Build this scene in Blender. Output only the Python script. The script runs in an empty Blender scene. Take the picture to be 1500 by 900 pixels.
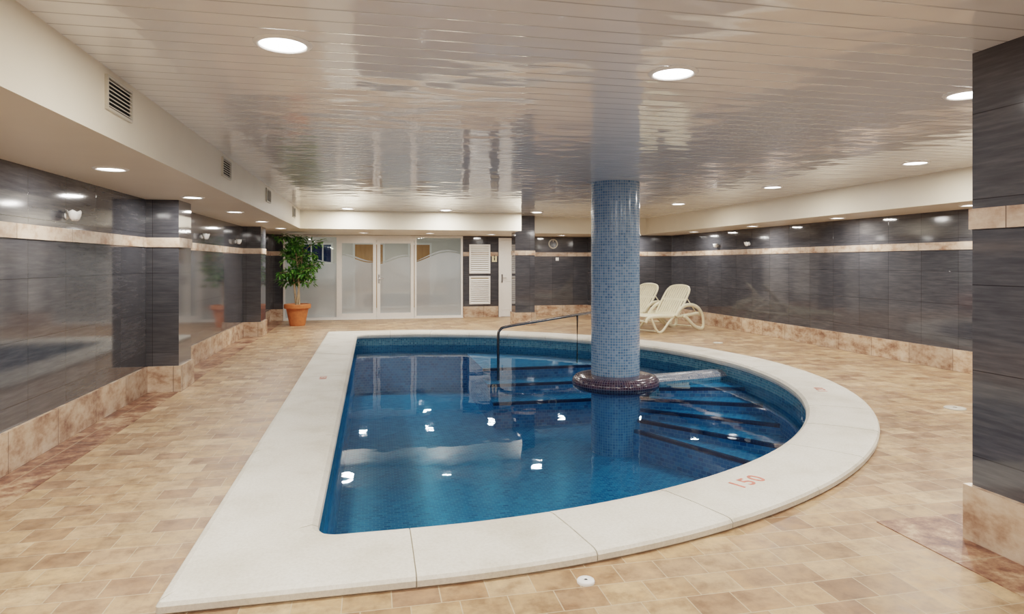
import bpy, bmesh, math, random
from mathutils import Vector, Matrix
random.seed(7)
S = bpy.context.scene
COL = S.collection

# ------------------------------------------------------------------ node helpers
def new_mat(name):
    m = bpy.data.materials.new(name); m.use_nodes = True
    nt = m.node_tree; nt.nodes.clear()
    out = nt.nodes.new('ShaderNodeOutputMaterial')
    return m, nt, out
def L(nt, a, b): nt.links.new(a, b)
def ramp(nt, fac, stops, interp='LINEAR'):
    r = nt.nodes.new('ShaderNodeValToRGB'); r.color_ramp.interpolation = interp
    e = r.color_ramp.elements
    while len(e) < len(stops): e.new(0.5)
    for i, (p, c) in enumerate(stops):
        e[i].position = p; e[i].color = (c[0], c[1], c[2], 1)
    L(nt, fac, r.inputs[0]); return r.outputs[0]
def mixc(nt, fac, a, b, mode='MIX'):
    m = nt.nodes.new('ShaderNodeMix'); m.data_type = 'RGBA'; m.blend_type = mode
    for s, v in ((m.inputs[0], fac), (m.inputs[6], a), (m.inputs[7], b)):
        if hasattr(v, 'is_linked'): L(nt, v, s)
        elif isinstance(v, (int, float)): s.default_value = v
        else: s.default_value = (v[0], v[1], v[2], 1)
    return m.outputs[2]
def math_(nt, op, a, b=None, c=None):
    m = nt.nodes.new('ShaderNodeMath'); m.operation = op
    for i, v in enumerate((a, b, c)):
        if v is None: continue
        if hasattr(v, 'is_linked'): L(nt, v, m.inputs[i])
        else: m.inputs[i].default_value = v
    return m.outputs[0]
def coord(nt, kind='UV', scale=(1, 1, 1), rot=(0, 0, 0), loc=(0, 0, 0)):
    t = nt.nodes.new('ShaderNodeTexCoord'); mp = nt.nodes.new('ShaderNodeMapping')
    mp.inputs['Scale'].default_value = scale; mp.inputs['Rotation'].default_value = rot
    mp.inputs['Location'].default_value = loc
    L(nt, t.outputs[kind], mp.inputs[0]); return mp.outputs[0]
def noise(nt, vec, scale, detail=4, rough=0.55):
    n = nt.nodes.new('ShaderNodeTexNoise'); n.inputs['Scale'].default_value = scale
    n.inputs['Detail'].default_value = detail; n.inputs['Roughness'].default_value = rough
    L(nt, vec, n.inputs['Vector']); return n.outputs[0]
def brick(nt, vec, w, h, mortar, off=0.5, smooth=0.1):
    b = nt.nodes.new('ShaderNodeTexBrick'); b.offset = off
    b.inputs['Scale'].default_value = 1; b.inputs['Brick Width'].default_value = w
    b.inputs['Row Height'].default_value = h; b.inputs['Mortar Size'].default_value = mortar
    b.inputs['Mortar Smooth'].default_value = smooth
    b.inputs['Color1'].default_value = (0, 0, 0, 1); b.inputs['Color2'].default_value = (1, 1, 1, 1)
    b.inputs['Mortar'].default_value = (0.5, 0.5, 0.5, 1)
    L(nt, vec, b.inputs['Vector']); return b.outputs['Color'], b.outputs['Fac']
def bump(nt, h, strength=0.3, dist=0.01):
    b = nt.nodes.new('ShaderNodeBump'); b.inputs['Strength'].default_value = strength
    b.inputs['Distance'].default_value = dist
    L(nt, h, b.inputs['Height']); return b.outputs[0]
def principled(nt, out, color, rough=0.5, metal=0, normal=None, **kw):
    p = nt.nodes.new('ShaderNodeBsdfPrincipled')
    if hasattr(color, 'is_linked'): L(nt, color, p.inputs['Base Color'])
    else: p.inputs['Base Color'].default_value = (*color, 1)
    if hasattr(rough, 'is_linked'): L(nt, rough, p.inputs['Roughness'])
    else: p.inputs['Roughness'].default_value = rough
    p.inputs['Metallic'].default_value = metal
    if normal: L(nt, normal, p.inputs['Normal'])
    for k, v in kw.items(): p.inputs[k.replace('_', ' ')].default_value = v
    L(nt, p.outputs[0], out.inputs[0]); return p

def simple(name, color, rough=0.5, metal=0, nscale=20, var=0.08, bmp=0.05, **kw):
    m, nt, o = new_mat(name)
    n = noise(nt, coord(nt, 'Object'), nscale)
    c = ramp(nt, n, [(0.3, [x * (1 - var) for x in color]), (0.7, [min(1, x * (1 + var)) for x in color])])
    principled(nt, o, c, rough, metal, bump(nt, n, bmp, 0.005), **kw); return m

# ------------------------------------------------------------------ materials
def mat_wall_tile():
    m, nt, o = new_mat('dark_slate_tile')
    uv = coord(nt, 'UV')
    st = noise(nt, coord(nt, 'UV', (1.6, 18, 1)), 2.2, 8, 0.62)
    st2 = noise(nt, coord(nt, 'UV', (0.8, 3.5, 1), loc=(3, 7, 0)), 1.7, 5, 0.6)
    r, f = brick(nt, uv, 0.62, 0.46, 0.0025, 0.0)
    c1 = ramp(nt, st, [(0.25, (0.052, 0.054, 0.063)), (0.5, (0.076, 0.078, 0.088)), (0.78, (0.118, 0.117, 0.124))])
    c2 = ramp(nt, st2, [(0.3, (0.87, 0.87, 0.88)), (0.7, (1.12, 1.11, 1.10))])
    c = mixc(nt, 1.0, c1, c2, 'MULTIPLY')
    rr = ramp(nt, r, [(0, (0.86, 0.86, 0.87)), (1, (1.14, 1.13, 1.12))])
    c = mixc(nt, 1.0, c, rr, 'MULTIPLY')
    c = mixc(nt, f, c, (0.025, 0.025, 0.028))
    h = math_(nt, 'SUBTRACT', math_(nt, 'MULTIPLY', st, 0.05), f)
    principled(nt, o, c, 0.075, 0, bump(nt, h, 0.10, 0.002), Specular_IOR_Level=0.7)
    return m
def mat_stone(name, cols, seam=0.9, rough=0.25, h=10.0):
    m, nt, o = new_mat(name)
    uv = coord(nt, 'UV')
    n1 = noise(nt, coord(nt, 'UV', (1, 1.8, 1)), 3.2, 9, 0.62)
    n2 = noise(nt, uv, 19, 5, 0.6)
    f1 = math_(nt, 'ADD', math_(nt, 'MULTIPLY', n1, 0.8), math_(nt, 'MULTIPLY', n2, 0.2))
    c = ramp(nt, f1, [(0.36, cols[0]), (0.44, cols[1]), (0.52, cols[2]), (0.64, cols[3])])
    r, f = brick(nt, uv, seam, h, 0.003, 0.0)
    c = mixc(nt, 1.0, c, ramp(nt, r, [(0, (0.80, 0.77, 0.76)), (1, (1.12, 1.1, 1.08))]), 'MULTIPLY')
    c = mixc(nt, f, c, (0.12, 0.08, 0.06))
    principled(nt, o, c, rough, 0, bump(nt, math_(nt, 'SUBTRACT', n1, f), 0.15, 0.004))
    return m
def mat_floor():
    m, nt, o = new_mat('tan_stone_tile')
    uv = coord(nt, 'Object')
    rA, fA = brick(nt, coord(nt, 'Object', loc=(0.05, 0.02, 0)), 0.215, 0.18, 0.0032, 0.37, 0.3)
    rB, fB = brick(nt, coord(nt, 'Object', loc=(0.13, 0.18, 0)), 0.43, 0.36, 0.003, 0.5, 0.3)
    base = ramp(nt, rA, [(0.0, (0.31, 0.185, 0.115)), (0.14, (0.48, 0.33, 0.205)), (0.28, (0.37, 0.235, 0.15)), (0.42, (0.51, 0.36, 0.23)),
                         (0.56, (0.43, 0.28, 0.175)), (0.7, (0.35, 0.22, 0.145)), (0.84, (0.56, 0.41, 0.275)), (1, (0.40, 0.265, 0.175))])
    n1 = noise(nt, uv, 9, 8, 0.7); n2 = noise(nt, uv, 0.6, 3); n3 = noise(nt, coord(nt, 'Object', (1, 1.4, 1)), 3.5, 5, 0.7)
    c = mixc(nt, 1.0, base, ramp(nt, n1, [(0.32, (0.66, 0.60, 0.55)), (0.5, (1, 1, 1)), (0.68, (1.24, 1.22, 1.19))]), 'MULTIPLY')
    c = mixc(nt, 1.0, c, ramp(nt, n3, [(0.36, (0.82, 0.76, 0.72)), (0.5, (1, 1, 1)), (0.64, (1.08, 1.08, 1.08))]), 'MULTIPLY')
    c = mixc(nt, 1.0, c, ramp(nt, n2, [(0.3, (0.93, 0.9, 0.88)), (0.7, (1.07, 1.06, 1.05))]), 'MULTIPLY')
    c = mixc(nt, 1.0, c, ramp(nt, rB, [(0, (0.91, 0.90, 0.89)), (1, (1.09, 1.08, 1.06))]), 'MULTIPLY')
    c = mixc(nt, math_(nt, 'MULTIPLY', fA, 0.7), c, (0.56, 0.46, 0.34))
    h = math_(nt, 'SUBTRACT', math_(nt, 'MULTIPLY', n1, 0.6), fA)
    ro = ramp(nt, n1, [(0.3, (0.30,) * 3), (0.7, (0.48,) * 3)])
    principled(nt, o, c, ro, 0, bump(nt, h, 0.4, 0.004)); return m
def mat_redmarble():
    m, nt, o = new_mat('worn_red_marble_inlay')
    uv = coord(nt, 'Object')
    n1 = noise(nt, uv, 7, 9, 0.75); n2 = noise(nt, uv, 1.8, 4, 0.6)
    f = math_(nt, 'ADD', math_(nt, 'MULTIPLY', n1, 0.6), math_(nt, 'MULTIPLY', n2, 0.4))
    c = ramp(nt, f, [(0.42, (0.12, 0.05, 0.035)), (0.48, (0.24, 0.11, 0.07)), (0.53, (0.37, 0.21, 0.13)), (0.58, (0.52, 0.36, 0.24))])
    r, fm = brick(nt, uv, 0.6, 0.6, 0.004, 0)
    c = mixc(nt, fm, c, (0.4, 0.3, 0.2))
    principled(nt, o, c, 0.35, 0, bump(nt, f, 0.2, 0.004)); return m
def mat_coping():
    m, nt, o = new_mat('cream_coping_stone')
    uv = coord(nt, 'Object')
    n1 = noise(nt, uv, 2.2, 6, 0.6); n2 = noise(nt, uv, 60, 4, 0.7)
    c = ramp(nt, n1, [(0.3, (0.64, 0.60, 0.52)), (0.5, (0.75, 0.72, 0.65)), (0.75, (0.81, 0.79, 0.73))])
    c = mixc(nt, 1.0, c, ramp(nt, n2, [(0.3, (0.88, 0.87, 0.85)), (0.6, (1.02, 1.02, 1.02))]), 'MULTIPLY')
    principled(nt, o, c, 0.5, 0, bump(nt, n2, 0.3, 0.003)); return m
def mat_mosaic(name, cols, grout, size=0.035, rough=0.15, mort=0.10, bstr=0.3, w=None, off=0.0):
    m, nt, o = new_mat(name)
    uv = coord(nt, 'UV')
    r, f = brick(nt, uv, w or size, size, size * mort, off, 0.2)
    k = len(cols)
    c = ramp(nt, r, [(i / (k - 1), cc) for i, cc in enumerate(cols)])
    c = mixc(nt, f, c, grout)
    inv = math_(nt, 'SUBTRACT', 1.0, f)
    principled(nt, o, c, rough, 0, bump(nt, inv, bstr, 0.002)); return m
def mat_ceiling():
    m, nt, o = new_mat('lacquered_metal_plank_ceiling')
    t = nt.nodes.new('ShaderNodeTexCoord'); sx = nt.nodes.new('ShaderNodeSeparateXYZ')
    L(nt, t.outputs['Object'], sx.inputs[0])
    P = 0.15
    yy = math_(nt, 'DIVIDE', sx.outputs['Y'], P)
    fr = math_(nt, 'FRACT', yy); fl = math_(nt, 'FLOOR', yy)
    wn = nt.nodes.new('ShaderNodeTexWhiteNoise'); wn.noise_dimensions = '1D'; L(nt, fl, wn.inputs['W'])
    d = math_(nt, 'ABSOLUTE', math_(nt, 'SUBTRACT', fr, 0.5))
    mr = nt.nodes.new('ShaderNodeMapRange'); mr.inputs[1].default_value = 0.44; mr.inputs[2].default_value = 0.49
    L(nt, d, mr.inputs[0]); g = mr.outputs[0]
    cv = nt.nodes.new('ShaderNodeCombineXYZ')
    L(nt, math_(nt, 'MULTIPLY', sx.outputs['X'], 1.1), cv.inputs[0]); L(nt, math_(nt, 'MULTIPLY', sx.outputs['Y'], 1.6), cv.inputs[1])
    L(nt, math_(nt, 'MULTIPLY', wn.outputs[0], 1.0), cv.inputs[2])
    nz = noise(nt, cv.outputs[0], 2.2, 1, 0.4)
    tilt = math_(nt, 'MULTIPLY', math_(nt, 'MULTIPLY', math_(nt, 'SUBTRACT', wn.outputs[0], 0.5), fr), 0.06)
    h = math_(nt, 'ADD', math_(nt, 'MULTIPLY', nz, 1.0), tilt)
    h = math_(nt, 'SUBTRACT', h, math_(nt, 'MULTIPLY', g, -0.12))
    c = mixc(nt, math_(nt, 'MULTIPLY', g, 0.65), (0.80, 0.79, 0.77), (0.34, 0.33, 0.31))
    principled(nt, o, c, 0.07, 0, bump(nt, h, 0.34, 0.03), Specular_IOR_Level=0.6); return m
def mat_water():
    m, nt, o = new_mat('pool_water')
    v = coord(nt, 'Object', (1, 1, 1))
    a = noise(nt, v, 1.1, 2, 0.4); b = noise(nt, v, 4.5, 1, 0.4)
    h = math_(nt, 'ADD', a, math_(nt, 'MULTIPLY', b, 0.22))
    bn = bump(nt, h, 0.10, 0.05)
    fr = nt.nodes.new('ShaderNodeFresnel'); fr.inputs[0].default_value = 1.33; L(nt, bn, fr.inputs[1])
    tr = nt.nodes.new('ShaderNodeBsdfTransparent'); tr.inputs[0].default_value = (0.46, 0.78, 0.90, 1)
    gl = nt.nodes.new('ShaderNodeBsdfGlossy'); gl.inputs['Roughness'].default_value = 0.02; L(nt, bn, gl.inputs['Normal'])
    gl.inputs['Color'].default_value = (0.85, 0.93, 1.0, 1)
    mx = nt.nodes.new('ShaderNodeMixShader'); L(nt, math_(nt, 'MULTIPLY', fr.outputs[0], 0.55), mx.inputs[0]); L(nt, tr.outputs[0], mx.inputs[1]); L(nt, gl.outputs[0], mx.inputs[2])
    L(nt, mx.outputs[0], o.inputs[0]); return m
def mat_glass(name='clear_glass', tint=(0.92, 0.95, 0.95)):
    m, nt, o = new_mat(name)
    n = noise(nt, coord(nt, 'Object'), 1.5, 1)
    bn = bump(nt, n, 0.05, 0.01)
    fr = nt.nodes.new('ShaderNodeFresnel'); fr.inputs[0].default_value = 1.5; L(nt, bn, fr.inputs[1])
    tr = nt.nodes.new('ShaderNodeBsdfTransparent'); tr.inputs[0].default_value = (*tint, 1)
    gl = nt.nodes.new('ShaderNodeBsdfGlossy'); gl.inputs['Roughness'].default_value = 0.01
    mx = nt.nodes.new('ShaderNodeMixShader'); L(nt, fr.outputs[0], mx.inputs[0]); L(nt, tr.outputs[0], mx.inputs[1]); L(nt, gl.outputs[0], mx.inputs[2])
    L(nt, mx.outputs[0], o.inputs[0]); return m
def mat_frost():
    m, nt, o = new_mat('frosted_glass_film')
    n = noise(nt, coord(nt, 'Object'), 90, 2)
    df = nt.nodes.new('ShaderNodeBsdfDiffuse'); L(nt, ramp(nt, n, [(0.3, (0.64, 0.69, 0.73)), (0.7, (0.72, 0.77, 0.81))]), df.inputs[0])
    tl = nt.nodes.new('ShaderNodeBsdfTranslucent'); tl.inputs[0].default_value = (0.66, 0.71, 0.75, 1)
    tr = nt.nodes.new('ShaderNodeBsdfTransparent'); tr.inputs[0].default_value = (1, 1, 1, 1)
    m1 = nt.nodes.new('ShaderNodeMixShader'); m1.inputs[0].default_value = 0.45; L(nt, df.outputs[0], m1.inputs[1]); L(nt, tl.outputs[0], m1.inputs[2])
    m2 = nt.nodes.new('ShaderNodeMixShader'); m2.inputs[0].default_value = 0.2; L(nt, m1.outputs[0], m2.inputs[1]); L(nt, tr.outputs[0], m2.inputs[2])
    gl = nt.nodes.new('ShaderNodeBsdfGlossy'); gl.inputs['Roughness'].default_value = 0.03
    m3 = nt.nodes.new('ShaderNodeMixShader'); m3.inputs[0].default_value = 0.10; L(nt, m2.outputs[0], m3.inputs[1]); L(nt, gl.outputs[0], m3.inputs[2])
    L(nt, m3.outputs[0], o.inputs[0]); return m
def mat_emit(name, col, st):
    m, nt, o = new_mat(name)
    e = nt.nodes.new('ShaderNodeEmission'); e.inputs[0].default_value = (*col, 1); e.inputs[1].default_value = st
    L(nt, e.outputs[0], o.inputs[0]); return m
def mat_wood(name, a, b):
    m, nt, o = new_mat(name)
    n = noise(nt, coord(nt, 'Object', (12, 12, 1)), 2, 6, 0.6)
    principled(nt, o, ramp(nt, n, [(0.3, a), (0.7, b)]), 0.4); return m

M_wall = mat_wall_tile()
M_base = mat_stone('travertine_baseboard', [(0.26, 0.14, 0.095), (0.44, 0.285, 0.20), (0.60, 0.45, 0.34), (0.72, 0.61, 0.50)], 0.75)
M_band = mat_stone('travertine_band', [(0.34, 0.20, 0.14), (0.48, 0.35, 0.27), (0.60, 0.48, 0.39), (0.70, 0.60, 0.51)], 0.9)
M_floor = mat_floor(); M_red = mat_redmarble(); M_cop = mat_coping()
M_mortar = simple('coping_mortar', (0.42, 0.37, 0.30), 0.8)
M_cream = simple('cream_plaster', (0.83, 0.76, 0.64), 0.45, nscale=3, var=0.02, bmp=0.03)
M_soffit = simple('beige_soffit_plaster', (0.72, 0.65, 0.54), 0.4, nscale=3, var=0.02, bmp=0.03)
M_ceil = mat_ceiling()
M_colmos = mat_mosaic('light_blue_mosaic', [(0.10, 0.22, 0.40), (0.19, 0.33, 0.52), (0.14, 0.28, 0.47), (0.28, 0.42, 0.60), (0.17, 0.32, 0.50)], (0.46, 0.54, 0.62), 0.036, 0.16, 0.10)
M_pool = mat_mosaic('deep_blue_pool_mosaic', [(0.02, 0.18, 0.36), (0.06, 0.33, 0.56), (0.035, 0.24, 0.45), (0.10, 0.41, 0.64), (0.025, 0.21, 0.40)], (0.18, 0.44, 0.60), 0.05, 0.25, 0.10, w=0.075, off=0.5)
M_poolband = mat_mosaic('waterline_mosaic', [(0.03, 0.13, 0.22), (0.08, 0.26, 0.36), (0.05, 0.20, 0.30), (0.14, 0.34, 0.44), (0.04, 0.15, 0.25)], (0.22, 0.36, 0.42), 0.036, 0.2, 0.10)
M_dark = mat_mosaic('dark_plum_mosaic', [(0.03, 0.018, 0.04), (0.07, 0.035, 0.06), (0.02, 0.02, 0.06), (0.10, 0.06, 0.09), (0.03, 0.02, 0.04)], (0.17, 0.15, 0.18), 0.036, 0.15, 0.09)
M_greymos = mat_mosaic('pale_grey_mosaic', [(0.22, 0.26, 0.33), (0.34, 0.37, 0.43), (0.13, 0.18, 0.28), (0.42, 0.44, 0.48), (0.26, 0.30, 0.36)], (0.18, 0.20, 0.24), 0.036, 0.2, 0.12)
M_nose = mat_mosaic('navy_step_nosing', [(0.008, 0.03, 0.08), (0.015, 0.05, 0.12), (0.008, 0.035, 0.09)], (0.02, 0.07, 0.14), 0.036, 0.2, 0.1)
M_water = mat_water(); M_glass = mat_glass(); M_frost = mat_frost()
M_white = simple('white_pvc', (0.88, 0.88, 0.86), 0.3, var=0.02, bmp=0.01)
M_vent = simple('vent_grey', (0.62, 0.58, 0.50), 0.4, var=0.03)
M_black = simple('dark_cavity', (0.02, 0.02, 0.02), 0.8)
M_steel = simple('brushed_steel', (0.55, 0.55, 0.56), 0.2, 1.0, nscale=80)
M_rail = simple('dark_steel_rail', (0.22, 0.22, 0.23), 0.22, 1.0, nscale=80)
M_plastic = simple('cream_plastic', (0.84, 0.78, 0.60), 0.4, var=0.03, bmp=0.01)
M_terra = simple('terracotta_clay', (0.52, 0.17, 0.06), 0.6, nscale=12, var=0.15)
M_soil = simple('potting_soil', (0.09, 0.055, 0.03), 0.9, nscale=40, var=0.4, bmp=0.8)
M_bark = simple('bark', (0.42, 0.30, 0.19), 0.8, nscale=30, var=0.3, bmp=0.5)
M_redpaint = simple('faded_red_paint', (0.72, 0.22, 0.17), 0.6, nscale=40, var=0.3)
M_lens = mat_emit('lamp_lens', (1.0, 0.96, 0.90), 14)
M_lobby = simple('lobby_plaster', (0.74, 0.72, 0.68), 0.6, var=0.03)
M_wood = mat_wood('honey_wood', (0.36, 0.17, 0.05), (0.54, 0.28, 0.10))
M_bluewin = simple('night_window', (0.015, 0.035, 0.11), 0.1)
M_stuccotan = simple('notice_card', (0.70, 0.62, 0.42), 0.6)
def leafmat():
    m, nt, o = new_mat('ficus_leaf')
    n = noise(nt, coord(nt, 'Object'), 14, 2)
    c = ramp(nt, n, [(0.35, (0.02, 0.085, 0.015)), (0.5, (0.07, 0.20, 0.03)), (0.68, (0.24, 0.44, 0.09))])
    principled(nt, o, c, 0.35); return m
M_leaf = leafmat()

# ------------------------------------------------------------------ geometry helpers
def link(o, parent=None):
    COL.objects.link(o)
    if parent: o.parent = parent
    return o
def empty(name, loc=(0, 0, 0), rz=0):
    e = bpy.data.objects.new(name, None); e.empty_display_size = 0.2
    e.location = loc; e.rotation_euler = (0, 0, rz); COL.objects.link(e); return e
def boxuv(bm):
    uvl = bm.loops.layers.uv.verify(); bm.normal_update()
    for f in bm.faces:
        n = f.normal; ax = max(range(3), key=lambda i: abs(n[i]))
        for l in f.loops:
            c = l.vert.co
            l[uvl].uv = (c.y, c.z) if ax == 0 else ((c.x, c.z) if ax == 1 else (c.x, c.y))
def finish(bm, name, mat, parent=None, smooth=False, uv=True, loc=None, recalc=True):
    if recalc: bmesh.ops.recalc_face_normals(bm, faces=bm.faces)
    if uv: boxuv(bm)
    me = bpy.data.meshes.new(name); bm.to_mesh(me); bm.free()
    for mm in (mat if isinstance(mat, (list, tuple)) else [mat]): me.materials.append(mm)
    if smooth:
        for p in me.polygons: p.use_smooth = True
    o = bpy.data.objects.new(name, me)
    if loc: o.location = loc
    return link(o, parent)
def addbox(bm, x0, x1, y0, y1, z0, z1, mi=0, mtx=None, bev=0):
    r = bmesh.ops.create_cube(bm, size=1)
    vs = r['verts']
    for v in vs:
        v.co = Vector((x0 + (v.co.x + .5) * (x1 - x0), y0 + (v.co.y + .5) * (y1 - y0), z0 + (v.co.z + .5) * (z1 - z0)))
    if bev:
        es = list({e for v in vs for e in v.link_edges})
        rb = bmesh.ops.bevel(bm, geom=es, offset=bev, segments=2, affect='EDGES', profile=0.7)
        vs = list({v for f in rb['faces'] for v in f.verts} | {v for v in vs if v.is_valid})
    fs = {f for v in vs for f in v.link_faces}
    for f in fs: f.material_index = mi
    if mtx:
        for v in vs: v.co = mtx @ v.co
    return vs
def box(name, x0, x1, y0, y1, z0, z1, mat, parent=None, bev=0):
    bm = bmesh.new(); addbox(bm, x0, x1, y0, y1, z0, z1, bev=bev)
    return finish(bm, name, mat, parent)
def catmull(pts, n=8):
    pts = [Vector(p) for p in pts]; out = []
    P = [pts[0] * 2 - pts[1]] + pts + [pts[-1] * 2 - pts[-2]]
    for i in range(1, len(P) - 2):
        for k in range(n):
            t = k / n; a, b, c, d = P[i - 1], P[i], P[i + 1], P[i + 2]
            out.append(0.5 * ((2 * b) + (c - a) * t + (2 * a - 5 * b + 4 * c - d) * t * t + (3 * b - a - 3 * c + d) * t ** 3))
    out.append(pts[-1]); return out
def tube(bm, pts, r, seg=12, sx=1.0, mi=0, r2=None, closed=False, up0=None):
    n = len(pts); rings = []
    up = Vector(up0) if up0 else Vector((0, 0, 1))
    for i, p in enumerate(pts):
        if closed: t = (pts[(i + 1) % n] - pts[i - 1]).normalized()
        else: t = (pts[min(i + 1, n - 1)] - pts[max(i - 1, 0)]).normalized()
        if up0: s = Vector(up0)
        else:
            s = t.cross(up)
            if s.length < 0.05: s = t.cross(Vector((0, 1, 0)))
        s = (s - t * s.dot(t)).normalized()
        u = t.cross(s).normalized()
        if not up0: up = -u if u.dot(up) < 0 else u
        rr = r if r2 is None else r + (r2 - r) * i / (n - 1)
        rings.append([bm.verts.new(p + s * math.cos(2 * math.pi * k / seg) * rr + u * math.sin(2 * math.pi * k / seg) * rr * sx) for k in range(seg)])
    for i in range(n if closed else n - 1):
        a, b = rings[i], rings[(i + 1) % n]
        for k in range(seg):
            f = bm.faces.new((a[k], a[(k + 1) % seg], b[(k + 1) % seg], b[k])); f.material_index = mi
    if not closed:
        for rg in (rings[0], rings[-1]):
            f = bm.faces.new(rg); f.material_index = mi
def lathe(bm, prof, seg=32, c=(0, 0), mi=0):
    uvl = bm.loops.layers.uv.verify()
    rings = [[bm.verts.new((c[0] + r * math.cos(2 * math.pi * k / seg), c[1] + r * math.sin(2 * math.pi * k / seg), z)) for k in range(seg)] for r, z in prof]
    ln = [0]
    for i in range(1, len(prof)): ln.append(ln[-1] + math.hypot(prof[i][0] - prof[i - 1][0], prof[i][1] - prof[i - 1][1]))
    R = max(p[0] for p in prof)
    for i in range(len(prof) - 1):
        for k in range(seg):
            f = bm.faces.new((rings[i][k], rings[i][(k + 1) % seg], rings[i + 1][(k + 1) % seg], rings[i + 1][k]))
            f.material_index = mi
            us = [k, k + 1, k + 1, k]; vs = [ln[i], ln[i], ln[i + 1], ln[i + 1]]
            for l, uu, vv in zip(f.loops, us, vs): l[uvl].uv = (uu * 2 * math.pi * R / seg, vv)

# ------------------------------------------------------------------ dimensions
XL, XR, YB, YN = -2.55, 7.9, 17.6, -3.0
ZC, ZS = 2.63, 2.23
LX, RX, YF = -1.5, 6.9, 14.5
PC = Vector((0.2, 8.53)); PR = 5.53; PL = -0.9

def dloop(w, cr=0.0):
    R = PR - w; x0 = PL + w; pts = []
    def line(a, b, n):
        return [(a[0] + (b[0] - a[0]) * i / n, a[1] + (b[1] - a[1]) * i / n) for i in range(n)]
    c = max(cr, 0.001)
    y0, y1 = PC.y - R, PC.y + R
    pts += line((x0, y1 - c), (x0, y0 + c), 40)
    for i in range(8):
        a = math.pi + (math.pi / 2) * i / 8
        pts.append((x0 + c + c * math.cos(a), y0 + c + c * math.sin(a)))
    pts += line((x0 + c, y0), (PC.x, y0), 6)
    for i in range(96):
        a = -math.pi / 2 + math.pi * i / 96
        pts.append((PC.x + R * math.cos(a), PC.y + R * math.sin(a)))
    pts += line((PC.x, y1), (x0 + c, y1), 6)
    for i in range(8):
        a = math.pi / 2 + (math.pi / 2) * i / 8
        pts.append((x0 + c + c * math.cos(a), y1 - c + c * math.sin(a)))
    return pts

def sweep(name, prof, mat, parent=None, crf=lambda w: 0.0, smooth=True):
    bm = bmesh.new(); uvl = bm.loops.layers.uv.verify()
    loops = [[bm.verts.new((x, y, z)) for x, y in dloop(w, crf(w))] for w, z in prof]
    n = len(loops[0]); s = [0]
    for i in range(n):
        a, b = loops[0][i].co, loops[0][(i + 1) % n].co; s.append(s[-1] + (a - b).length)
    v = [0]
    for i in range(1, len(prof)): v.append(v[-1] + math.hypot(prof[i][0] - prof[i - 1][0], prof[i][1] - prof[i - 1][1]))
    for j in range(len(prof) - 1):
        for i in range(n):
            f = bm.faces.new((loops[j][i], loops[j][(i + 1) % n], loops[j + 1][(i + 1) % n], loops[j + 1][i]))
            for l, uu, vv in zip(f.loops, (s[i], s[i + 1], s[i + 1], s[i]), (v[j], v[j], v[j + 1], v[j + 1])): l[uvl].uv = (uu, vv)
    return finish(bm, name, mat, parent, smooth=smooth, uv=False)

# ------------------------------------------------------------------ room shell
bm = bmesh.new()
def loop_edges(pts, z=0):
    vs = [bm.verts.new((x, y, z)) for x, y in pts]
    return [bm.edges.new((vs[i], vs[(i + 1) % len(vs)])) for i in range(len(vs))]
es = loop_edges([(XL, YN), (XR, YN), (XR, YB), (XL, YB)])
es += loop_edges(dloop(0.3))
bmesh.ops.triangle_fill(bm, use_beauty=True, use_dissolve=False, edges=es)
for f in bm.faces:
    f.normal_update()
    if f.normal.z < 0: f.normal_flip()
finish(bm, 'floor', M_floor, recalc=False)

box('ceiling', XL - 0.2, XR + 0.2, YN - 0.2, YB + 0.2, ZC, ZC + 0.12, M_ceil)
box('wall_left', XL - 0.2, XL, YN, YB, -0.05, ZC, M_wall)
box('wall_right', XR, XR + 0.2, YN, YB, -0.05, ZC, M_wall)
box('wall_near', XL - 0.2, XR + 0.2, YN - 0.2, YN, -0.05, ZC, M_lobby)
bm = bmesh.new()
addbox(bm, XL - .2, -2.24, YB, YB + .2, -.05, ZC)
addbox(bm, 2.43, 3.42, YB, YB + .2, -.05, ZC)
addbox(bm, 4.22, XR + .2, YB, YB + .2, -.05, ZC)
addbox(bm, -2.24, 2.43, YB, YB + .2, 2.225, ZC)
addbox(bm, 3.42, 4.22, YB, YB + .2, 2.18, ZC)
finish(bm, 'wall_back', M_wall)
box('wall_back_right', 6.0, XR, 16.2, YB, 0, ZS, M_wall)

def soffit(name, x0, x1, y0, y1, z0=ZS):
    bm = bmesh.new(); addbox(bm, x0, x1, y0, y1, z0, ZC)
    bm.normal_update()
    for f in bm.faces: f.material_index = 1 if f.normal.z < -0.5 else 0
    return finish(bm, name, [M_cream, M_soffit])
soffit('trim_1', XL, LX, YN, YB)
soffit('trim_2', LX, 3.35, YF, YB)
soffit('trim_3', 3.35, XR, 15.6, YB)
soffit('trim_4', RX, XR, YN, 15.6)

BH = 0.30
def board(name, segs, z0, z1, t, mat):
    bm = bmesh.new()
    for x0, x1, y0, y1 in segs: addbox(bm, x0, x1, y0, y1, z0, z1)
    return finish(bm, name, mat)
for nm, z0, z1, t, mt in (('baseboard', 0.0, BH, 0.028, M_base), ('band', 1.68, 1.79, 0.012, M_band)):
    n = lambda s: f'baseboard_{s}' if nm == 'baseboard' else f'trim_band_{s}'
    board(n('left'), [(XL, XL + t, YN, YB)], z0, z1, t, mt)
    board(n('right'), [(XR - t, XR, YN, 16.2 - t)], z0, z1, t, mt)
    board(n('back'), [(XL + t, -2.24, YB - t, YB), (2.43, 3.40, YB - t, YB), (4.24, 6.0 - t, YB - t, YB), (6.0 - t, 6.0, 16.2 - t, YB), (6.0, XR - t, 16.2 - t, 16.2)], z0, z1, t, mt)

bm = bmesh.new()
addbox(bm, XL + .03, XL + 0.36, YN, 17.5, -0.01, 0.003)
finish(bm, 'trim_5', M_red)

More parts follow.
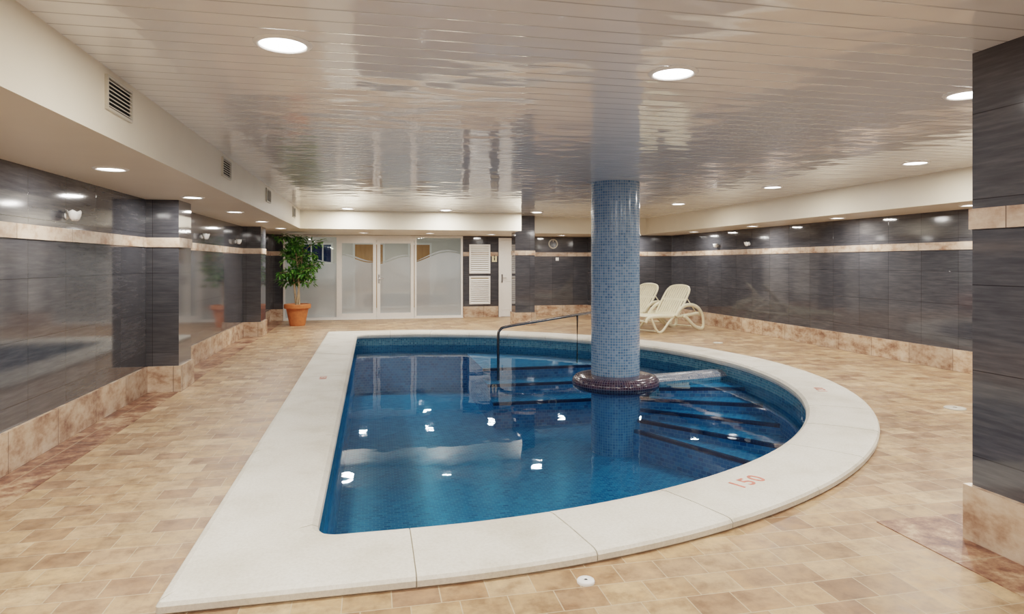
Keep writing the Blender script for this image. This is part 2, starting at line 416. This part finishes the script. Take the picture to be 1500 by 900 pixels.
def pillar(x0, x1, y0, y1, top, inlay=0):
    e = empty('tiled_pillar', ((x0 + x1) / 2, (y0 + y1) / 2, 0))
    cx, cy = (x0 + x1) / 2, (y0 + y1) / 2
    def b(name, g, z0, z1, mt):
        bm = bmesh.new(); addbox(bm, x0 - g, x1 + g, y0 - g, y1 + g, z0, z1)
        boxuv(bm)
        for v in bm.verts: v.co -= Vector((cx, cy, 0))
        return finish(bm, name, mt, e, uv=False)
    b('shaft', 0, 0, top, M_wall); b('base', 0.03, 0, BH, M_base); b('band', 0.012, 1.68, 1.79, M_band)
    if inlay: b('inlay', inlay, -0.01, 0.004, M_red)
pillar(3.17, 4.6, 1.3, 2.90, ZC, 0.32)
pillar(XL + 0.001, -2.2, 8.2, 8.72, ZS)
pillar(XL + 0.001, -2.2, 13.9, 14.5, ZS)
pillar(3.36, 3.84, 15.2, 15.62, ZC)

# ------------------------------------------------------------------ pool
pool = empty('swimming_pool', (0, 0, 0))
cr = lambda w: 0.02 if w < 0.3 else 0.16
prof = [(0.015, 0.0), (0.0, 0.012), (0.0, 0.04), (0.012, 0.055), (0.04, 0.062), (0.30, 0.066), (0.52, 0.062), (0.575, 0.052), (0.605, 0.028), (0.61, 0.0), (0.60, -0.03), (0.57, -0.045), (0.54, -0.045)]
bm = bmesh.new()
loops = [dloop(w, cr(w)) for w, z in prof]
n = len(loops[0]); acc = 0; cuts = [0]
mid = dloop(0.3, 0.02)
for i in range(n):
    a, b = Vector(mid[i]), Vector(mid[(i + 1) % n]); acc += (a - b).length
    if acc > 0.8 and i < n - 3: cuts.append(i + 1); acc = 0
cuts.append(n)
for a, b in zip(cuts[:-1], cuts[1:]):
    idx = list(range(a, b + 1)); dz = random.uniform(-0.0015, 0.0015)
    rows = []
    for q, i in enumerate(idx):
        row = []
        for lp, (w, z) in zip(loops, prof):
            p = Vector(lp[i % n])
            if q == 0:
                nx = Vector(lp[(i + 1) % n]); dd = nx - p; p = p + dd.normalized() * min(0.003, dd.length * .4)
            if q == len(idx) - 1:
                nx = Vector(lp[(i - 1) % n]); dd = nx - p; p = p + dd.normalized() * min(0.003, dd.length * .4)
            row.append(bm.verts.new((p.x, p.y, z + dz)))
        rows.append(row)
    for q in range(len(rows) - 1):
        for j in range(len(prof) - 1):
            bm.faces.new((rows[q][j], rows[q + 1][j], rows[q + 1][j + 1], rows[q][j + 1]))
    for rw in (rows[0], rows[-1]): bm.faces.new(rw)
finish(bm, 'coping_slabs', M_cop, pool, smooth=False)
sweep('coping_bed', [(0.012, -0.01), (0.006, 0.03), (0.04, 0.052), (0.30, 0.058), (0.55, 0.052), (0.60, 0.02), (0.58, -0.04), (0.545, -0.042)], M_mortar, pool, cr)
WZ, BZ = -0.19, -1.15
sweep('waterline_tiles', [(0.555, -0.03), (0.555, -0.42)], M_poolband, pool, cr)
sweep('pool_sides', [(0.556, -0.42), (0.556, BZ)], M_pool, pool, cr)
bm = bmesh.new(); bm.faces.new([bm.verts.new((x, y, BZ)) for x, y in dloop(0.55, 0.16)])
finish(bm, 'pool_bottom', M_pool, pool)
bm = bmesh.new(); f = bm.faces.new([bm.verts.new((x, y, WZ)) for x, y in dloop(0.555, 0.16)])
f.normal_update()
if f.normal.z < 0: f.normal_flip()
finish(bm, 'water_surface', M_water, pool, recalc=False)

CX, CY = 3.36, 8.65
def ray_hit(a, R=PR - 0.556):
    d = Vector((math.cos(a), math.sin(a))); o = Vector((CX, CY)) - PC
    b = o.dot(d); c = o.length_squared - R * R
    return -b + math.sqrt(b * b - c)
angs = [math.radians(v) for v in (6, -12, -27, -41, -54, -66)]
for i in range(5):
    a0, a1 = angs[i], angs[i + 1]; zt = -0.27 - 0.13 * i
    pts = [(CX + 0.2 * math.cos(a0), CY + 0.2 * math.sin(a0)), (CX + 0.2 * math.cos(a1), CY + 0.2 * math.sin(a1))]
    for k in range(9):
        a = a1 + (a0 - a1) * k / 8; r = ray_hit(a); pts.append((CX + r * math.cos(a), CY + r * math.sin(a)))
    bm = bmesh.new()
    top = [bm.verts.new((x, y, zt)) for x, y in pts]; bot = [bm.verts.new((x, y, BZ)) for x, y in pts]
    bm.faces.new(top); bm.faces.new(bot)
    for k in range(len(pts)): bm.faces.new((top[k], top[(k + 1) % len(pts)], bot[(k + 1) % len(pts)], bot[k]))
    finish(bm, f'step_{i+1}', M_pool, pool)
    r = ray_hit(a1) - 0.01
    mt = Matrix.Translation((CX, CY, 0)) @ Matrix.Rotation(a1, 4, 'Z')
    bm = bmesh.new(); addbox(bm, 0.36, r, -0.006, 0.05, zt - 0.04, zt + 0.004, mtx=mt)
    finish(bm, f'nosing_{i+1}', M_nose, pool)
for i, (y0, zt) in enumerate(((10.2, -0.75), (10.7, -0.55), (11.2, -0.36))):
    x0 = 1.9
    R = PR - 0.556
    aS = math.asin((y0 - PC.y) / R); aE = math.acos((x0 - PC.x) / R)
    pts = [(x0, y0)]
    for k in range(17):
        a = aS + (aE - aS) * k / 16; pts.append((PC.x + R * math.cos(a), PC.y + R * math.sin(a)))
    bm = bmesh.new()
    top = [bm.verts.new((x, y, zt)) for x, y in pts]; bot = [bm.verts.new((x, y, zt - 0.2 if i else BZ)) for x, y in pts]
    bm.faces.new(top); bm.faces.new(bot)
    for k in range(len(pts)): bm.faces.new((top[k], top[(k + 1) % len(pts)], bot[(k + 1) % len(pts)], bot[k]))
    finish(bm, f'far_step_{i+1}', M_pool, pool)
    bm = bmesh.new(); addbox(bm, x0, pts[1][0] - .05, y0 - .006, y0 + .055, zt - .04, zt + .004)
    finish(bm, f'far_nosing_{i+1}', M_nose, pool)

# curved dividing wall from the column curb to the pool side
a = math.radians(10); r = ray_hit(a)
cpath = [(CX + .4, CY + .03), (CX + .9, CY + .13), (CX + 1.3, CY + .21), (CX + r * math.cos(a), CY + r * math.sin(a))]
cpath = catmull([(x, y, 0) for x, y in cpath], 5)
bm = bmesh.new(); uvl = bm.loops.layers.uv.verify()
sec = [(-0.20, BZ), (-0.20, -0.19), (-0.16, -0.145), (-0.06, -0.12), (0.06, -0.12), (0.16, -0.145), (0.20, -0.19), (0.20, BZ)]
sl = [0]
for i in range(1, len(sec)): sl.append(sl[-1] + math.hypot(sec[i][0] - sec[i - 1][0], sec[i][1] - sec[i - 1][1]))
rings = []
for i, p in enumerate(cpath):
    t = (cpath[min(i + 1, len(cpath) - 1)] - cpath[max(i - 1, 0)]).normalized(); nn = Vector((-t.y, t.x, 0))
    rings.append([bm.verts.new(p + nn * y + Vector((0, 0, z))) for y, z in sec])
for q in range(len(rings) - 1):
    for i in range(len(sec) - 1):
        f = bm.faces.new((rings[q][i], rings[q + 1][i], rings[q + 1][i + 1], rings[q][i + 1]))
        for l, uv in zip(f.loops, ((q * .09, sl[i]), (q * .09 + .09, sl[i]), (q * .09 + .09, sl[i + 1]), (q * .09, sl[i + 1]))): l[uvl].uv = uv
        f.material_index = 0 if 0 < i < 6 else 1
finish(bm, 'dividing_wall', [M_greymos, M_poolband], pool, uv=False, recalc=True, smooth=True)

col = empty('mosaic_column', (CX, CY, 0))
bm = bmesh.new(); lathe(bm, [(0.34, BZ), (0.34, ZC)], 72); finish(bm, 'shaft', M_colmos, col, smooth=True, uv=False)
bm = bmesh.new(); lathe(bm, [(0.34, -0.27), (0.56, -0.265), (0.60, -0.24), (0.615, -0.19), (0.60, -0.13), (0.56, -0.09), (0.50, -0.075), (0.40, -0.07), (0.34, -0.065)], 72)
finish(bm, 'curb_ring', M_dark, col, smooth=True, uv=False)

def mark(txt, ang, r=5.2, size=0.14, pos=None, rot=None):
    cu = bpy.data.curves.new('depth_mark', 'FONT'); cu.body = txt; cu.size = size; cu.align_x = 'CENTER'; cu.align_y = 'CENTER'
    cu.extrude = 0.0005; cu.space_character = 1.25; cu.offset = 0.002; cu.materials.append(M_redpaint)
    o = bpy.data.objects.new('depth_mark', cu); a = math.radians(ang)
    o.location = (PC.x + r * math.cos(a), PC.y + r * math.sin(a), 0.0675) if pos is None else pos
    o.rotation_euler = (0, 0, a + math.pi / 2 if rot is None else rot); link(o, pool)
mark('150', -65, size=.17); mark('120', -24, size=0.14)
mark('150', 0, size=.12, pos=(-.6, 8.4, .0675), rot=-math.pi / 2)

rail = empty('pool_handrail')
bm = bmesh.new()
pts = catmull([(2.15, 11.1, -0.85), (2.15, 11.1, -0.2), (2.15, 11.1, 0.22), (2.19, 11.11, 0.33), (2.32, 11.14, 0.38), (3.0, 11.32, 0.455), (3.7, 11.5, 0.53), (4.4, 11.68, 0.60), (4.62, 11.74, 0.585), (4.68, 11.76, 0.48), (4.69, 11.76, 0.1), (4.69, 11.76, -0.4)], 6)
tube(bm, pts, 0.024, 12)
finish(bm, 'rail', M_rail, rail, smooth=True)
bm = bmesh.new(); tube(bm, [Vector((3.72, 11.5, -0.4)), Vector((3.72, 11.5, 0.52))], 0.02, 12); finish(bm, 'post', M_rail, rail, smooth=True)

# ------------------------------------------------------------------ lights
def downlight(x, y, z, p=24, r=0.115):
    e = empty('recessed_downlight', (x, y, z))
    bm = bmesh.new(); lathe(bm, [(r, -0.001), (r + 0.004, -0.012), (r + 0.02, -0.012), (r + 0.032, -0.001)], 40)
    finish(bm, 'trim_ring', M_white, e, smooth=True, uv=False)
    bm = bmesh.new(); bmesh.ops.create_circle(bm, cap_ends=True, segments=40, radius=r)
    for v in bm.verts: v.co.z = -0.004
    finish(bm, 'lens', M_lens, e)
    ld = bpy.data.lights.new('lamp', 'AREA'); ld.shape = 'DISK'; ld.size = r * 1.9; ld.energy = p; ld.color = (1.0, 0.955, 0.89)
    lo = bpy.data.objects.new('lamp', ld); lo.location = (0, 0, -0.014); link(lo, e)
for x, y in ((-.45, 3.52), (1.75, 3.57), (3.9, 3.6), (6.0, 6.2), (5.85, 8.65), (5.75, 11.5), (3.6, 14.05), (1.55, 13.9), (-.5, 13.95),
             (-.45, 0.9), (1.75, 0.9), (5.6, 3.4), (5.6, 0.9), (0.5, -1.6)):
    downlight(x, y, ZC, 28)
for x, y in ((-1.98, 5.57), (-1.95, 7.8), (-1.92, 9.9), (-1.9, 12.1), (-1.88, 14.4), (-1.98, 3.3), (-1.98, 1.0),
             (-.2, 16.1), (1.4, 16.1), (3.0, 16.4), (4.9, 16.5), (6.8, 15.9),
             (7.4, 14.0), (7.4, 11.6), (7.4, 9.2), (7.4, 6.8), (7.4, 4.2)):
    downlight(x, y, ZS, 15, 0.095)

# ------------------------------------------------------------------ vents
for y in (4.33, 7.28, 10.1, 13.3):
    e = empty('air_vent', (LX, y, 2.485))
    bm = bmesh.new()
    for a in ((-.2, .2, .085, .1), (-.2, .2, -.1, -.085)): addbox(bm, 0, .018, a[0], a[1], a[2], a[3])
    for a in ((-.2, -.185), (.185, .2)): addbox(bm, 0, .018, a[0], a[1], -.085, .085)
    for k in range(7):
        z = -.072 + k * .024
        addbox(bm, -.007, .007, -.185, .185, -.003, .003, mtx=Matrix.Translation((.010, 0, z)) @ Matrix.Rotation(math.radians(30), 4, 'Y'))
    finish(bm, 'grille', M_vent, e)
    bm = bmesh.new(); addbox(bm, 0.0005, .003, -.185, .185, -.085, .085); finish(bm, 'cavity', M_black, e)

# ------------------------------------------------------------------ glazing and doors on back wall
def frame_rect(bm, x0, x1, z0, z1, w, y0, y1):
    addbox(bm, x0, x0 + w, y0, y1, z0, z1); addbox(bm, x1 - w, x1, y0, y1, z0, z1)
    addbox(bm, x0 + w, x1 - w, y0, y1, z1 - w, z1); addbox(bm, x0 + w, x1 - w, y0, y1, z0, z0 + w)
def glazed(name, x0, x1, z0, z1, w, wave=None, handle=None, botw=None):
    e = empty(name)
    bm = bmesh.new(); frame_rect(bm, x0, x1, z0, z1, w, YB - 0.02, YB + 0.06)
    if botw: addbox(bm, x0 + w, x1 - w, YB - 0.018, YB + 0.058, z0 + w, z0 + botw)
    finish(bm, 'frame', M_white, e)
    b0 = z0 + (botw or w)
    box('pane', x0 + w, x1 - w, YB + 0.022, YB + 0.03, b0, z1 - w, M_glass, e)
    K = 40
    bm = bmesh.new(); bot = []; top = []
    for k in range(K + 1):
        t = k / K; x = x0 + w + (x1 - x0 - 2 * w) * t
        bot.append(bm.verts.new((x, YB + 0.018, b0))); top.append(bm.verts.new((x, YB + 0.018, wave(t))))
    for k in range(K): bm.faces.new((bot[k], bot[k + 1], top[k + 1], top[k]))
    finish(bm, 'frosted_film', M_frost, e)
    bm = bmesh.new(); prev = None
    for k in range(K + 1):
        t = k / K; x = x0 + w + (x1 - x0 - 2 * w) * t
        a = bm.verts.new((x, YB + .018, wave(t) + .03)); b = bm.verts.new((x, YB + .018, wave(t) + .034 + .035 * math.sin(math.pi * t)))
        if prev: bm.faces.new((prev[0], a, b, prev[1]))
        prev = (a, b)
    finish(bm, f'etched_line', M_frost, e)
    if handle is not None:
        bm = bmesh.new(); addbox(bm, handle - .02, handle + .02, YB - .03, YB - .02, .95, 1.18)
        tube(bm, [Vector((handle, YB - .03, 1.08)), Vector((handle, YB - .065, 1.08)), Vector((handle + .12, YB - .07, 1.08))], .009, 8)
        finish(bm, 'lever_handle', M_steel, e)
    return e
glazed('window_1', -2.24, -.86, 0.02, 2.22, .05, lambda t: 1.60 + .08 * math.sin(t * 5.2 + .4) - .06 * t)
glazed('door_1', -.86, .11, 0.02, 2.10, .085, lambda t: 1.60 + .10 * math.cos(t * 3.1 + .3), botw=.14)
glazed('door_2', .13, 1.10, 0.02, 2.10, .085, lambda t: 1.56 + .10 * math.sin(t * 3.1 - 1.2), handle=.18, botw=.14)
glazed('window_2', 1.12, 2.42, 0.02, 2.22, .05, lambda t: 1.62 + .13 * math.sin(t * 3.6 - .9) + .05 * t)
bm = bmesh.new(); addbox(bm, -.86, 1.12, YB - .015, YB + .06, 2.10, 2.22); finish(bm, 'trim_6', M_white)
box('trim_7', -2.24, 2.43, YB - .03, YB + .2, -.04, .02, M_white)
e = empty('door_3')
bm = bmesh.new(); addbox(bm, 3.42, 3.48, YB - .03, YB + .08, 0, 2.18); addbox(bm, 4.16, 4.22, YB - .03, YB + .08, 0, 2.18); addbox(bm, 3.48, 4.16, YB - .03, YB + .08, 2.12, 2.18)
finish(bm, 'frame', M_white, e)
bm = bmesh.new(); addbox(bm, 3.485, 4.155, YB, YB + .04, .01, 2.115); frame_rect(bm, 3.56, 4.08, .2, 1.0, .02, YB - .008, YB + .001); frame_rect(bm, 3.56, 4.08, 1.15, 2.0, .02, YB - .008, YB + .001)
finish(bm, 'leaf', M_white, e)
bm = bmesh.new(); addbox(bm, 3.50, 3.535, YB - .012, YB, .95, 1.18); tube(bm, [Vector((3.52, YB - .01, 1.08)), Vector((3.52, YB - .05, 1.08)), Vector((3.63, YB - .055, 1.08))], .009, 8)
finish(bm, 'lever_handle', M_steel, e)
for z0, z1 in ((1.20, 2.0), (.36, 1.13)):
    e = empty('louvred_vent_panel', (2.89, YB, z0)); h = z1 - z0
    bm = bmesh.new(); frame_rect(bm, -.29, .29, 0, h, .04, -.035, 0)
    k = 0.06
    while k < h - .05:
        addbox(bm, -.25, .25, -.003, .003, -.022, .022, mtx=Matrix.Translation((0, -.018, k)) @ Matrix.Rotation(math.radians(-35), 4, 'X')); k += .055
    finish(bm, 'louvres', M_white, e)
    bm = bmesh.new(); addbox(bm, -.25, .25, -.003, -.001, .04, h - .04); finish(bm, 'cavity', M_vent, e)
e = empty('notice_sign', (3.30, YB, 1.62)); bm = bmesh.new(); addbox(bm, -.07, .07, -.012, 0, -.1, .1, bev=.003); finish(bm, 'plate', M_stuccotan, e)
bm = bmesh.new(); addbox(bm, -.015, .015, -.014, -.012, -.06, .03); addbox(bm, -.02, .02, -.014, -.012, .045, .07); finish(bm, 'pictogram', M_black, e)
e = empty('wall_ring_bracket', (4.98, YB, 2.03)); R90 = Matrix.Rotation(math.radians(90), 4, 'X')
bm = bmesh.new(); lathe(bm, [(.105, .0), (.108, .03), (.125, .038), (.138, .02), (.138, 0)], 40); bm.transform(R90); finish(bm, 'ring', M_vent, e, smooth=True, uv=False)
bm = bmesh.new(); addbox(bm, -.012, .012, -.03, 0, .05, .11, bev=.003); finish(bm, 'hook', M_vent, e)
e = empty('light_switch', (5.1, YB, 1.6)); bm = bmesh.new(); addbox(bm, -.045, .045, -.012, 0, -.045, .045, bev=.004); addbox(bm, -.025, .025, -.018, -.012, -.03, .03, bev=.002); finish(bm, 'plate', M_white, e)

# lobby behind glazing
box('lobby_floor', XL - .3, 4.4, YB + .2, 22.0, -.06, 0.0, M_lobby)
box('lobby_ceiling', XL - .3, 4.4, YB + .2, 22.0, 2.5, 2.6, M_lobby)
box('lobby_wall_back', XL - .3, 4.4, 22.0, 22.1, 0, 2.5, M_lobby)
box('lobby_wall_left', XL - .4, XL - .3, YB + .2, 22, 0, 2.5, M_lobby)
box('lobby_wall_right', 4.4, 4.5, YB + .2, 22, 0, 2.5, M_lobby)
for x0, x1 in ((-.55, .35), (1.25, 1.9)):
    e = empty('wooden_lobby_door', ((x0 + x1) / 2, 22.0, 0)); w = (x1 - x0) / 2
    bm = bmesh.new(); addbox(bm, -w, w, -.04, 0, 0, 2.1); frame_rect(bm, -w + .12, w - .12, .2, .95, .03, -.055, -.04); frame_rect(bm, -w + .12, w - .12, 1.1, 1.95, .03, -.055, -.04)
    finish(bm, 'leaf', M_wood, e)
    bm = bmesh.new(); addbox(bm, -w - .07, -w, -.05, 0, 0, 2.17); addbox(bm, w, w + .07, -.05, 0, 0, 2.17); addbox(bm, -w, w, -.05, 0, 2.1, 2.17); finish(bm, 'architrave', M_white, e)
e = empty('lobby_window', (-1.75, 22.0, 1.8))
bm = bmesh.new(); addbox(bm, -.45, .45, -.02, 0, -.3, .3); finish(bm, 'night_pane', M_bluewin, e)
bm = bmesh.new(); frame_rect(bm, -.5, .5, -.35, .35, .06, -.05, 0); addbox(bm, -.2, -.16, -.05, 0, -.3, .3); addbox(bm, .16, .2, -.05, 0, -.3, .3); finish(bm, 'frame', M_white, e)
for x, y in ((-1.2, 19.3), (1.6, 19.3)): downlight(x, y, 2.5, 24)

def sconce(x, y, z, side):
    e = empty('wall_sconce', (x, y, z)); s = side
    bm = bmesh.new(); lathe(bm, [(.03, 0), (.036, .008), (.03, .016), (.014, .02), (.012, .05)], 20)
    bm.transform(Matrix.Rotation(math.radians(90 * s), 4, 'Y'))
    prof = [(.004, -.045), (.03, -.04), (.05, -.02), (.062, .01), (.066, .04), (.058, .04), (.05, .005), (.03, -.022), (.004, -.028)]
    seg = 20; rings = [[bm.verts.new((.065 * s + r * .75 * math.cos(2 * math.pi * k / seg), r * 1.15 * math.sin(2 * math.pi * k / seg), zz + .008 * math.cos(5 * 2 * math.pi * k / seg) * (r / .066))) for k in range(seg)] for r, zz in prof]
    for i in range(len(prof) - 1):
        for k in range(seg): bm.faces.new((rings[i][k], rings[i][(k + 1) % seg], rings[i + 1][(k + 1) % seg], rings[i + 1][k]))
    finish(bm, 'shell', M_white, e, smooth=True)
for y in (6.2, 10.7, 13.2): sconce(XL, y, 1.90, 1)
for y in (12.5, 13.8): sconce(XR, y, 1.90, -1)

def floor_cap(x, y, r, name, mat):
    e = empty(name, (x, y, 0.0)); bm = bmesh.new()
    lathe(bm, [(r, 0), (r, .008), (r * .92, .014), (r * .3, .017), (r * .22, .012), (.001, .012)], 32); finish(bm, 'lid', mat, e, smooth=True, uv=False)
    bm = bmesh.new(); lathe(bm, [(r * .2, .0135), (.0005, .014)], 16); finish(bm, 'screw', M_black, e, uv=False)
floor_cap(.98, 2.90, .042, 'floor_drain_cap', M_white)
floor_cap(5.85, 5.55, .10, 'floor_drain_cap', M_vent)
floor_cap(6.3, 11.0, .09, 'floor_drain_cap', M_vent)

# ------------------------------------------------------------------ sun loungers
def lounger(x, y, ang):
    e = empty('sun_lounger', (x, y, 0), math.radians(ang))
    W = .33
    bm = bmesh.new()
    up = (0, 1, 0)
    for s in (-1, 1):
        yy = s * W
        tube(bm, catmull([(-.95, yy, .24), (-.88, yy, .33), (-.6, yy, .355), (0, yy, .33), (.45, yy, .34), (.8, yy, .36), (.93, yy, .33)], 6), .022, 10, 1.7, up0=up)
        tube(bm, catmull([(-.78, yy, .34), (-.70, yy, .20), (-.60, yy, .06), (-.50, yy, .02), (-.38, yy, .06), (-.22, yy, .2), (-.05, yy, .32)], 6), .02, 10, 1.5, up0=up)
        y2 = s * (W + .045)
        tube(bm, catmull([(-.02, y2, .33), (.10, y2, .46), (.30, y2, .555), (.55, y2, .56), (.78, y2, .48), (.93, y2, .32), (.97, y2, .14), (.93, y2, .03), (.80, y2, .03), (.62, y2, .10), (.42, y2, .24), (.25, y2, .34)], 6), .026, 10, 1.6, up0=up)
    for xx, zz in ((-.93, .27), (-.5, .03), (.12, .31), (.9, .05)):
        tube(bm, [Vector((xx, -W, zz)), Vector((xx, W, zz))], .018, 10)
    finish(bm, 'frame', M_plastic, e, smooth=True)
    bm = bmesh.new()
    k = -.86
    while k < .1:
        z = .352 if k < -.5 else .352 - .02 * (k + .5) / .6
        addbox(bm, k, k + .05, -W + .01, W - .01, z, z + .018, bev=.005); k += .062
    addbox(bm, -.88, .16, -W - .005, -W + .04, .335, .372, bev=.008); addbox(bm, -.88, .16, W - .04, W + .005, .335, .372, bev=.008)
    finish(bm, 'seat', M_plastic, e)
    bm = bmesh.new()
    th = math.radians(52)
    m = Matrix.Translation((.14, 0, .345)) @ Matrix.Rotation(-th, 4, 'Y')
    o = catmull([(0, -W + .02, 0), (.3, -W + .015, .0), (.6, -W + .02, 0), (.73, -W + .06, 0.0), (.79, -W + .15, 0.0), (.81, 0, 0.0), (.79, W - .15, 0.0), (.73, W - .06, 0), (.6, W - .02, 0), (.3, W - .015, 0), (0, W - .02, 0)], 6)
    tube(bm, [m @ p for p in o], .026, 10)
    for i in range(9):
        yy = -.24 + .06 * i; ln = .79 - .35 * max(0, abs(yy) - .1) ** 1.2
        addbox(bm, 0.02, ln, yy - .023, yy + .023, -.006, .008, mtx=m, bev=.003)
    addbox(bm, .0, .06, -W + .03, W - .03, -.012, .012, mtx=m); addbox(bm, .40, .45, -W + .03, W - .03, -.014, .006, mtx=m)
    finish(bm, 'backrest', M_plastic, e, smooth=False)
    bm = bmesh.new()
    for s in (-1, 1):
        p = m @ Vector((.5, s * (W - .04), -.02)); tube(bm, [p, Vector((.85, s * (W - .04), .34))], .012, 8)
    finish(bm, 'back_prop', M_plastic, e, smooth=True)
lounger(6.27, 13.3, 26)
lounger(6.02, 14.4, 26)

# ------------------------------------------------------------------ potted tree
pl = empty('potted_ficus_tree', (-1.74, 16.2, 0))
bm = bmesh.new(); lathe(bm, [(.001, .0), (.17, .0), (.18, .02), (.255, .40), (.26, .41), (.30, .41), (.31, .43), (.31, .50), (.30, .515), (.275, .515), (.265, .48), (.25, .45)], 40)
finish(bm, 'terracotta_pot', M_terra, pl, smooth=False, uv=False)
bm = bmesh.new(); bmesh.ops.create_circle(bm, cap_ends=True, segments=32, radius=.262)
for v in bm.verts: v.co.z = .465
finish(bm, 'soil', M_soil, pl)
rnd = random.Random(11)
bmw = bmesh.new(); bml = bmesh.new(); tips = []
for a0 in (0.2, 2.4, 4.3):
    b = Vector((.04 * math.cos(a0), .04 * math.sin(a0), .45))
    t1 = Vector((.07 * math.cos(a0 + 1), .07 * math.sin(a0 + 1), .95)); t2 = Vector((.11 * math.cos(a0 + .5), .11 * math.sin(a0 + .5), 1.4)); t3 = Vector((.12 * math.cos(a0), .12 * math.sin(a0), 1.98))
    path = catmull([b, t1, t2, t3], 8); tube(bmw, path, .028, 8, r2=.01)
    for k in range(15):
        i = int(8 + k * 1.15); p = path[min(i, len(path) - 1)]
        a = rnd.uniform(0, 6.28); ln = rnd.uniform(.18, .44); q = p + Vector((math.cos(a) * ln, math.sin(a) * ln, rnd.uniform(.02, .3)))
        q.z = min(q.z, 2.12)
        br = catmull([p, (p + q) / 2 + Vector((0, 0, .04)), q], 4); tube(bmw, br, .009, 5, r2=.004)
        tips += [br[4], br[6], q]
    tips.append(t3)
finish(bmw, 'trunk_and_branches', M_bark, pl, smooth=True)
for t in tips:
    for k in range(14):
        d = Vector((rnd.gauss(0, 1), rnd.gauss(0, 1), rnd.gauss(-.1, .8))).normalized()
        p = t + d * rnd.uniform(.02, .10); ln = rnd.uniform(.09, .15); w = ln * .24
        dr = (d + Vector((0, 0, -.35))).normalized(); sd = dr.cross(Vector((rnd.uniform(-.4, .4), rnd.uniform(-.4, .4), 1))).normalized(); up = sd.cross(dr)
        if p.z + max(0, dr.z) * ln > 2.2: continue
        vs = [bml.verts.new(p), bml.verts.new(p + dr * ln * .4 + sd * w + up * .008), bml.verts.new(p + dr * ln * .4 - sd * w + up * .008), bml.verts.new(p + dr * ln * .45 - up * .004),
              bml.verts.new(p + dr * ln)]
        bml.faces.new((vs[0], vs[1], vs[3])); bml.faces.new((vs[0], vs[3], vs[2])); bml.faces.new((vs[1], vs[4], vs[3])); bml.faces.new((vs[3], vs[4], vs[2]))
finish(bml, 'foliage', M_leaf, pl, recalc=False)

# ------------------------------------------------------------------ world, camera
w = bpy.data.worlds.new('World'); S.world = w; w.use_nodes = True
w.node_tree.nodes['Background'].inputs[0].default_value = (0.5, 0.55, 0.65, 1); w.node_tree.nodes['Background'].inputs[1].default_value = 0.2
cd = bpy.data.cameras.new('camera'); cam = bpy.data.objects.new('camera', cd); link(cam)
cam.location = (0, 0, 1.5); cam.rotation_euler = (math.radians(90), 0, -math.atan(205 / 950))
cd.sensor_width = 36; cd.lens = 950 / 1500 * 36; cd.shift_y = -65 / 1500; cd.clip_start = 0.05
S.camera = cam
S.view_settings.view_transform = 'Filmic'
S.view_settings.look = 'Medium High Contrast'
S.view_settings.exposure = 0.27
